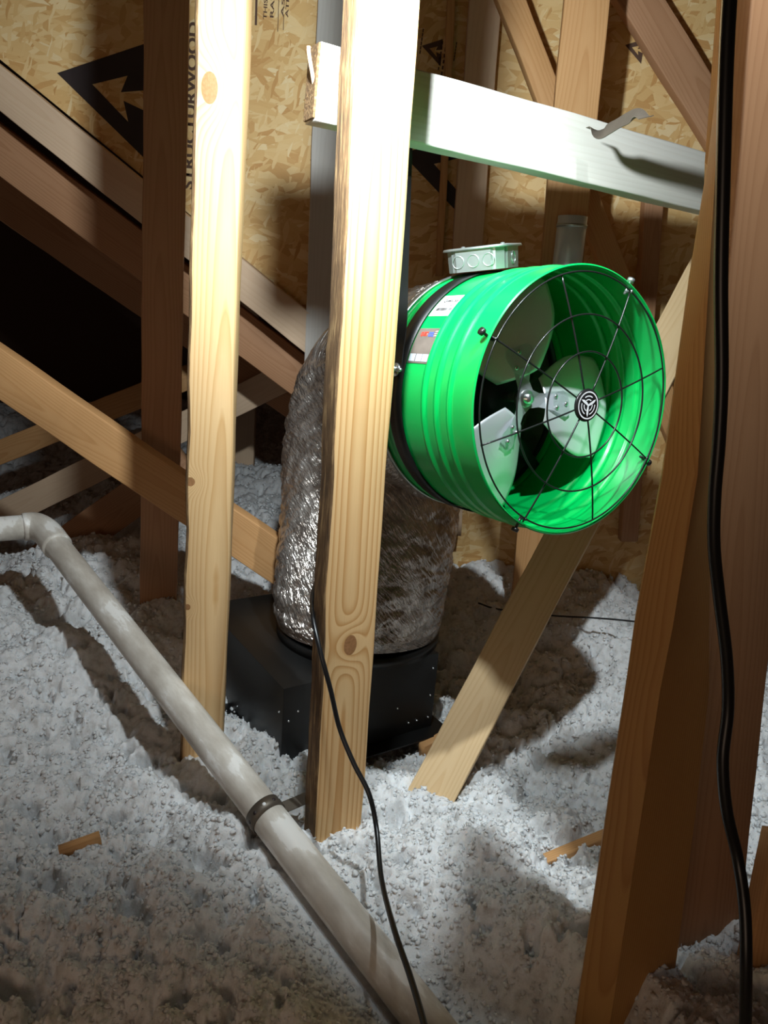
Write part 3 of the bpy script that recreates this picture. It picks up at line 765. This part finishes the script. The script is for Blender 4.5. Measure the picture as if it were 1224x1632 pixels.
tube_bm(bm, [nn*0.000, nn*0.004], 0.010, 20); tube_bm(bm, [nn*0.004, nn*0.010], 0.0065, 6); tube_bm(bm, [nn*0.004+Zf*-0.012, nn*0.004+Zf*0.016], 0.003, 10)
bm_obj('bolt', bm, M['zinc'], hs, auto=30)

# ------------------------------------------------------------------ duct box
bc = Vector(G(455, 1098, 0.46)); 
box_front = 0.0
# nearest top corner, then the right and left directions along the floor
cn = P(452, 1098, 1.17); ZT = cn.z
cR = G(700, 1040, ZT); cL = G(362, 1045, ZT)
dR = (cR-cn); dR.z = 0; wR = dR.length; dR.normalize()
dL = Vector((-dR.y, dR.x, 0)); wL = 0.40
wR = max(wR, 0.30)
BB = 0.29
damper = empty('duct_box', cn+dR*wR/2+dL*wL/2-Vector((0, 0, ZT-BB)))
damper.matrix_basis = Matrix.Translation(cn+dR*wR/2+dL*wL/2-Vector((0, 0, ZT-BB))) @ Matrix((dR, dL, Vector((0, 0, 1)))).transposed().to_4x4()
tag(damper, 'black riveted sheet metal box under the foil duct, sunk in the insulation', 'box')
hB = ZT-BB
bm = bmesh.new(); box_bm(bm, wR, wL, hB, (0, 0, hB/2), 0.003); bm_obj('box_body', bm, M['black'], damper, auto=40)
bm = bmesh.new(); box_bm(bm, wR+0.05, wL+0.07, 0.003, (0, 0, 0.026)); bm_obj('flange', bm, M['black'], damper)
for i, (x, y, z, nx, ny) in enumerate([(-wR/2, wL/2-0.06, .1, -1, 0), (-wR/2, -wL/2+.012, .14, -1, 0), (-wR/2, -wL/2+.012, .06, -1, 0), (-wR/2, .0, .05, -1, 0), (-wR/2, -.1, .045, -1, 0), (-wR/2+.03, -wL/2, .14, 0, -1), (-wR/2+.012, -wL/2, .125, 0, -1), (-wR/2+.03, -wL/2, .045, 0, -1), (-wR/2+.012, -wL/2, .05, 0, -1),
        (wR/2-.012, -wL/2, .16, 0, -1), (wR/2-.012, -wL/2, .10, 0, -1), (wR/2-.012, -wL/2, .05, 0, -1), (wR/2-.04, -wL/2, .05, 0, -1), (wR/2-.06, -wL/2, .05, 0, -1), (wR/2-.09, -wL/2, .09, 0, -1)]):
    bm = bmesh.new(); bmesh.ops.create_uvsphere(bm, u_segments=10, v_segments=6, radius=0.0021)
    r_ = bm_obj('rivet', bm, M['zinc'], damper, True); r_.location = (x+nx*0.0008, y+ny*0.0008, z)

# ------------------------------------------------------------------ foil duct
DRAD = 0.168
fr_c = fc-Zf*FL
top_box = damper.matrix_basis.translation+Vector((0, 0, hB))
print('fan rear', fr_c, 'box top', top_box, 'wR', wR)
dbase = Vector((G(560, 1050, ZT).x, G(560, 1050, ZT).y, ZT))
dbase = Vector((-0.035, 1.43, ZT))
ctrl = [dbase+Vector((0, 0, 0.012)), dbase+Vector((0.0, 0.01, 0.10)), dbase+Vector((0.005, 0.05, 0.22)), dbase+Vector((0.0, 0.12, 0.34)), dbase+Vector((0.005, 0.19, 0.46)), Vector((0.04, 1.60, fr_c.z-0.04)), fr_c-Zf*0.10+Vector((0, 0, -0.005)), fr_c+Zf*0.002]
cl = spline(ctrl, 40); N = len(cl)
nu = 360; V = np.zeros((N, nu, 3)); sarc = 0; UVs = np.zeros((N, nu, 2)); px_ = None
th = np.arange(nu)*2*np.pi/nu
sl = [0.0]
for i in range(1, N): sl.append(sl[-1]+(cl[i]-cl[i-1]).length)
Ltot = sl[-1]
for i, p in enumerate(cl):
    t = (cl[min(i+1, N-1)]-cl[max(i-1, 0)]).normalized()
    if px_ is None: px_ = Vector((1, 0, 0))
    px_ = (px_-t*px_.dot(t)).normalized(); py_ = t.cross(px_)
    u = sl[i]/Ltot; s_ = sl[i]
    base = DRAD+(FR-0.004-DRAD)*min(1, max(0, (u-0.7)/0.28))+0.012*math.sin(math.pi*min(1, u*1.5))
    edge = min(1, s_/0.03)*min(1, (Ltot-s_)/0.02)
    arc = th*DRAD
    # coil every 3 cm with slack skin between, diagonal creases
    coil = 0.0035*np.abs(np.sin(np.pi*(s_/0.034+th/(2*np.pi))))**0.7
    cr = (fbm((arc*22+s_*16), (s_*70-arc*26), 3, 5)-0.5)*0.007
    cr2 = -0.6*np.abs(fbm(arc*40+s_*35, s_*130-arc*60, 2, 9)-0.5)*0.012
    lump = (fbm(np.cos(th)*2.2+5, np.sin(th)*2.2+s_*9, 2, 31)-0.5)*0.012
    rr = base*(1)+(coil+cr+cr2+lump)*edge-0.004*(1-edge)
    for c in range(3): V[i, :, c] = p[c]+px_[c]*np.cos(th)*rr+py_[c]*np.sin(th)*rr
    UVs[i, :, 0] = th/(2*np.pi); UVs[i, :, 1] = s_
idx = np.arange(N*nu).reshape(N, nu); nx = np.roll(idx, -1, 1)
F = np.stack([idx[:-1], nx[:-1], nx[1:], idx[1:]], -1).reshape(-1, 4)
org = np.array(cl[0]); me = np_mesh('foil_duct', V.reshape(-1, 3)-org, F)
uvl = me.uv_layers.new(name='UVMap')
li = np.zeros(len(me.loops), np.int32); me.loops.foreach_get('vertex_index', li)
uvv = UVs.reshape(-1, 2)[li]; uq = uvv.reshape(-1, 4, 2); wrap = (uq[:, :, 0].max(1)-uq[:, :, 0].min(1)) > 0.5
uq[wrap, :, 0] = np.where(uq[wrap, :, 0] < 0.5, uq[wrap, :, 0]+1, uq[wrap, :, 0])
uvl.data.foreach_set('uv', uq.reshape(-1).astype(np.float32))
duct = link('foil_duct', me, M['foil'], None, True); duct.location = org
tag(duct, 'wide wrinkled silver foil duct bending from the black box up to the green fan', 'duct')
bm = bmesh.new(); lathe_bm(bm, [(DRAD-0.012, -0.002), (DRAD-0.001, -0.002), (DRAD-0.001, 0.018), (DRAD-0.012, 0.018)], 96, True)
col = bm_obj('collar', bm, M['black'], damper, auto=40)
col.location = damper.matrix_basis.inverted() @ (dbase)

# ------------------------------------------------------------------ plastic pipe, hanger, elbow
pp = [P(66, 836, 1.86), P(300, 1110, 1.25), P(455, 1300, 0.99), P(600, 1500, 0.80), P(760, 1715, 0.655)]
a0, a1 = P(66, 838, 1.56), P(748, 1715, 0.67)
pipe = empty('plastic_pipe', a0); pipe.matrix_basis = Matrix.Translation(a0) @ Matrix(frame_from(a1-a0)).transposed().to_4x4()
tag(pipe, 'long dusty white plastic pipe lying diagonally over the insulation', 'pipe')
Lp = (a1-a0).length; PR = 0.0265
Minv = pipe.matrix_basis.inverted()
mid = [Minv @ p for p in pp]
print('pipe off', [tuple(round(c, 3) for c in m) for m in mid], Lp)
bm = bmesh.new()
tube_bm(bm, [(0, 0, Lp*i/30) for i in range(31)], PR, 40); bm_obj('pipe_run', bm, M['pvc'], pipe, auto=40)
bm = bmesh.new()
e2 = Minv @ P(-40, 846, 1.50)
ep = spline([Vector((0, 0, 0.09)), Vector((0, 0, 0.03)), e2*0.10, e2*0.28], 8)
tube_bm(bm, ep, PR+0.004, 32); bm_obj('elbow', bm, M['pvc'], pipe, auto=40)
bm = bmesh.new(); tube_bm(bm, [e2*0.2, e2*3.2], PR, 32); bm_obj('pipe_branch', bm, M['pvc'], pipe, auto=40)
# perforated hanger strap round the pipe
zc = (a1-a0).length*0.0+min(((proj(a0+(a1-a0)*q/400)[1]-1298)**2, Lp*q/400) for q in range(401))[1]
hb_ = empty('pipe_hanger', pipe.matrix_basis @ Vector((0, 0, zc))); hb_.matrix_basis = pipe.matrix_basis @ Matrix.Translation((0, 0, zc))
tag(hb_, 'perforated brown metal hanger strap around the plastic pipe beside the bark-edged post', 'strap')
bm = bmesh.new(); lathe_bm(bm, [(PR+0.0006, -0.010), (PR+0.0022, -0.010), (PR+0.0022, 0.010), (PR+0.0006, 0.010)], 48, True)
bm_obj('strap_ring', bm, M['strap_brown'], hb_, auto=40)
loc_post = hb_.matrix_basis.inverted() @ P(492, 1270, 1.03)
dirp = Vector((loc_post.x, loc_post.y, 0)).normalized()
tdir = loc_post.normalized()
ribbon('strap_tail', [dirp*(PR+0.001), dirp*(PR+0.001)*0.4+loc_post*0.6, loc_post], [Vector((0, 0, 1))]*3, 0.020, 0.0016, M['strap_brown'], hb_, Vector((0, 0, 0)))
for k in range(10):
    a_ = k*2*math.pi/10; c = Vector((math.cos(a_), math.sin(a_), 0))
    bm = bmesh.new(); tube_bm(bm, [c*(PR+0.0018), c*(PR+0.0026)], 0.0028, 12)
    bm_obj('strap_hole', bm, M['paper'] if k % 3 == 0 else M['ink'], hb_, auto=40)

# perforated strap curling off the whitewashed board
s0 = P(951, 208, 1.205)
cs = empty('metal_strap', s0); tag(cs, 'thin perforated metal strap curling up from the top of the whitewashed board', 'strap')
cpts = spline([P(948, 205, 1.235), P(962, 209, 1.20), P(985, 203, 1.10), P(1003, 192, 1.07), P(1018, 186, 1.05), P(1030, 188, 1.03)], 8)
cpts = spline([P(944, 206, 1.24), P(958, 211, 1.215), P(975, 203, 1.19), P(995, 191, 1.165), P(1013, 184, 1.14), P(1030, 187, 1.115)], 8)
ribbon('strap_band', cpts, [Vector((0.15, -0.9, -0.30))]*len(cpts), 0.022, 0.001, M['strap_brown'], cs, s0)

# ------------------------------------------------------------------ cables
def cable(name, pts, r, mat, label, cat='cable', n=10):
    q = spline(pts, n); o0 = Vector(q[0]); bm = bmesh.new(); tube_bm(bm, [p-o0 for p in q], r, 12)
    o = bm_obj(name, bm, mat, None, True); o.location = o0; return tag(o, label, cat)
cable('thick_cable', [P(1172, -120, .60), P(1159, 60, .60), P(1152, 300, .60), P(1149, 450, .60), P(1150, 600, .60), P(1146, 700, .60), P(1139, 790, .60), P(1138, 870, .60), P(1146, 950, .60), P(1158, 1050, .595), P(1160, 1130, .59), P(1152, 1210, .58), P(1158, 1290, .57), P(1176, 1370, .56), P(1187, 1450, .54), P(1189, 1550, .52), P(1186, 1720, .50)], 0.0052, M['rubber'], 'thick black cable hanging in front of the right-hand posts')
cable('thin_cable', [P(505, 925, 1.09), P(498, 950, 1.05), P(499, 985, 1.0), P(511, 1040, 0.965), P(527, 1100, 0.955), P(541, 1160, 0.95), P(563, 1215, 0.93), P(588, 1265, 0.91), P(600, 1320, 0.89), P(608, 1400, 0.82), P(628, 1480, 0.72), P(655, 1560, 0.64), P(678, 1640, 0.57), P(700, 1740, 0.50)], 0.0036, M['rubber'], 'thin black cable curling round the bark-edged post and down over the plastic pipe')
cable('thin_wire', [P(762, 961, 1.80), P(795, 971, 1.78), P(880, 981, 1.74), P(950, 985, 1.70), P(1015, 991, 1.66), P(1110, 1004, 1.60), P(1170, 1011, 1.54), P(1250, 1030, 1.46)], 0.0022, M['rubber'], 'thin dark wire running level over the white insulation behind the leaning brace', 'wire')

# silver vent pipe behind the fan
vb = P(898, 470, 1.72); vt = P(913, 345, 1.72)
vp = empty('vent_pipe', vb); tag(vp, 'short bright galvanised vent pipe standing up behind the top of the green fan', 'pipe')
bm = bmesh.new(); ax = (vt-vb); 
tube_bm(bm, [Vector((0, 0, -0.25)), Vector((0, 0, 0.0)), ax*0.5, ax], 0.031, 32); bm_obj('pipe_body', bm, M['vent'], vp, auto=40)
bm = bmesh.new(); tube_bm(bm, [ax*0.86, ax*0.9], 0.0325, 32); bm_obj('pipe_seam', bm, M['galv'], vp, auto=40)

# ------------------------------------------------------------------ loose insulation
# mounds from landmarks: (px, py, height)
marks = [(0, 1000, .36), (120, 1100, .36), (100, 1300, .33), (300, 1250, .30), (420, 1235, .275), (530, 1300, .30), (640, 1345, .31), (750, 1270, .27), (850, 1230, .27), (900, 1370, .33), (600, 1200, .28), (720, 1120, .31), (760, 900, .44), (960, 930, .42), (860, 1080, .36), (1200, 1080, .38), (1180, 1300, .36), (1040, 1500, .47), (1100, 1600, .50),
         (700, 1450, .34), (550, 1330, .33), (300, 1450, .30), (100, 1600, .30), (500, 1620, .33), (800, 1620, .36), (200, 950, .38), (400, 820, .40), (400, 900, .38), (300, 740, .42), (60, 905, .44), (650, 1580, .28), (280, 1150, .30)]
MK = np.array([list(G(a, b, c)) for a, b, c in marks])
pits = [(-1.35, 2.35, 0.50, 0.26), (-2.1, 3.3, 1.2, 0.35), (dbase.x+0.05, 1.40, 0.26, 0.08)]
def hbase(x, y):
    w = np.full(x.shape, 0.02); z = np.full(x.shape, 0.02*0.36)
    for mx, my, mz in MK:
        sg = 0.16+0.06*my
        g = np.exp(-((x-mx)**2+(y-my)**2)/(2*sg*sg)); w = w+g; z = z+g*mz
    z = z/w
    for qx, qy, qr, qd in pits: z = z-qd*np.exp(-((x-qx)**2+(y-qy)**2)/(2*(qr*0.5)**2))
    return z
A0 = np.array(a0); A1 = np.array(a1)
def under_pipe(x, y, z):
    d = A1[:2]-A0[:2]; t = ((x-A0[0])*d[0]+(y-A0[1])*d[1])/(d@d); t = np.clip(t, -0.02, 1.05)
    dist = np.hypot(x-(A0[0]+d[0]*t), y-(A0[1]+d[1]*t)); pz = A0[2]+(A1[2]-A0[2])*t
    lim = pz-0.026+np.maximum(0, dist-0.03)*0.55
    return np.where((z > lim) & (dist < 0.16), lim+(z-lim)*np.clip((dist-0.05)/0.11, 0, 1)**2, z)
def height(x, y):
    z = hbase(x, y)
    wx = x+0.03*(fbm(x*9, y*9, 3, 7)-.5); wy = y+0.03*(fbm(x*9+9, y*9+3, 3, 8)-.5)
    z = z+(fbm(x*5, y*5, 3, 1)-.5)*0.11
    dome = lambda f, sd: 0.45-np.minimum(1, worley(wx*f, wy*f, sd))**2
    z = z+dome(13, 2)*0.036
    z = z+dome(31, 4)*0.020*(0.4+1.2*fbm(x*4, y*4, 2, 12))
    z = z+dome(80, 6)*0.0085+dome(170, 8)*0.0035
    cr = np.exp(-np.abs(fbm(wx*15, wy*15, 3, 61)-0.5)/0.02)*np.clip(fbm(x*5, y*5, 2, 71)*3-1.3, 0, 1)
    z = z-cr*0.030
    z = z-np.maximum(0, fbm(x*30, y*30, 3, 44)-0.62)*0.22
    z = z+(fbm(x*260, y*260, 2, 21)-.5)*0.0035
    return np.maximum(under_pipe(x, y, z), 0.02)
nth, nr = 860, 900
tt = np.radians(np.linspace(-50, 52, nth)); rrr = 0.30*np.power(5.3/0.30, np.linspace(0, 1, nr))
TT, RR = np.meshgrid(tt, rrr); X = RR*np.sin(TT); Y = RR*np.cos(TT)-0.12
Z = height(X, Y)
idx = np.arange(nr*nth).reshape(nr, nth)
F = np.stack([idx[:-1, :-1], idx[:-1, 1:], idx[1:, 1:], idx[1:, :-1]], -1).reshape(-1, 4)
Vv = np.stack([X, Y, Z], -1).reshape(-1, 3)
cen = Vv[F[:, 0]]; keep = (Vv[F].max(1)[:, 1] < 5.15) & ~((Vv[F].max(1)[:, 1] > WY) & (cen[:, 0] > LINE_B.x)) & (cen[:, 0] > -3.4) & (cen[:, 0] < 2.5)
F = F[keep]
used = np.zeros(len(Vv), bool); used[F.ravel()] = True; remap = np.cumsum(used)-1
me = np_mesh('loose_insulation', Vv[used], remap[F])
ins = link('loose_insulation', me, M['fibre'], None, True)
tag(ins, 'fluffy white loose-fill insulation heaped over the whole attic floor', 'insulation', kind='stuff')
# tufts and shreds standing on it
def scatter(n, smin, smax, kind):
    r = 0.34*np.power(3.6/0.34, RNG.rand(n)); a = np.radians(RNG.uniform(-44, 46, n))
    x = r*np.sin(a); y = r*np.cos(a)-0.12; z = height(x, y)
    dd = A1[:2]-A0[:2]; tq = np.clip(((x-A0[0])*dd[0]+(y-A0[1])*dd[1])/(dd@dd), 0, 1)
    ok = np.hypot(x-(A0[0]+dd[0]*tq), y-(A0[1]+dd[1]*tq)) > 0.036; r, x, y, z = r[ok], x[ok], y[ok], z[ok]; n = len(x)
    s = RNG.uniform(smin, smax, n)*np.clip(0.7+0.35*r, 0.8, 1.6)
    if kind == 'tuft':
        ph = (1+5**.5)/2
        B = np.array([(-1, ph, 0), (1, ph, 0), (-1, -ph, 0), (1, -ph, 0), (0, -1, ph), (0, 1, ph), (0, -1, -ph), (0, 1, -ph), (ph, 0, -1), (ph, 0, 1), (-ph, 0, -1), (-ph, 0, 1)])/1.9
        Fb = np.array([(0, 11, 5), (0, 5, 1), (0, 1, 7), (0, 7, 10), (0, 10, 11), (1, 5, 9), (5, 11, 4), (11, 10, 2), (10, 7, 6), (7, 1, 8), (3, 9, 4), (3, 4, 2), (3, 2, 6), (3, 6, 8), (3, 8, 9), (4, 9, 5), (2, 4, 11), (6, 2, 10), (8, 6, 7), (9, 8, 1)])
        sq = np.array([1, 1, 0.75])
    else:
        B = np.array([(-1, -.35, 0), (-1, .3, .15), (-.3, -.4, .35), (-.3, .4, .45), (.35, -.35, .3), (.35, .3, .55), (1, -.2, .9), (1, .25, .75)])
        Fb = np.array([(0, 2, 3), (0, 3, 1), (2, 4, 5), (2, 5, 3), (4, 6, 7), (4, 7, 5)]); sq = np.array([1, 1, 1])
    nb = len(B)
    V = np.repeat(B[None], n, 0)*(1+RNG.uniform(-.45, .45, (n, nb, 1)))+RNG.uniform(-.22, .22, (n, nb, 3))
    q = RNG.randn(n, 4); q /= np.linalg.norm(q, axis=1)[:, None]; w_, x_, y_, z_ = q.T
    Rm = np.stack([np.stack([1-2*(y_*y_+z_*z_), 2*(x_*y_-z_*w_), 2*(x_*z_+y_*w_)], -1), np.stack([2*(x_*y_+z_*w_), 1-2*(x_*x_+z_*z_), 2*(y_*z_-x_*w_)], -1), np.stack([2*(x_*z_-y_*w_), 2*(y_*z_+x_*w_), 1-2*(x_*x_+y_*y_)], -1)], 1)
    V = np.einsum('nij,nkj->nki', Rm, V)*sq*s[:, None, None]+np.stack([x, y, z+s*0.25], -1)[:, None, :]
    FF = (Fb[None]+(np.arange(n)*nb)[:, None, None]).reshape(-1, 3)
    return V.reshape(-1, 3), FF
for nm, n, a_, b_, kd in (('tufts', 40000, 0.0012, 0.0045, 'tuft'), ('shreds', 38000, 0.0015, 0.0042, 'shred')):
    V, F = scatter(n, a_, b_, kd)
    o = link('insulation_'+nm, np_mesh(nm, V, F), M['fibre'], ins, kd == 'tuft'); o['kind'] = 'stuff'
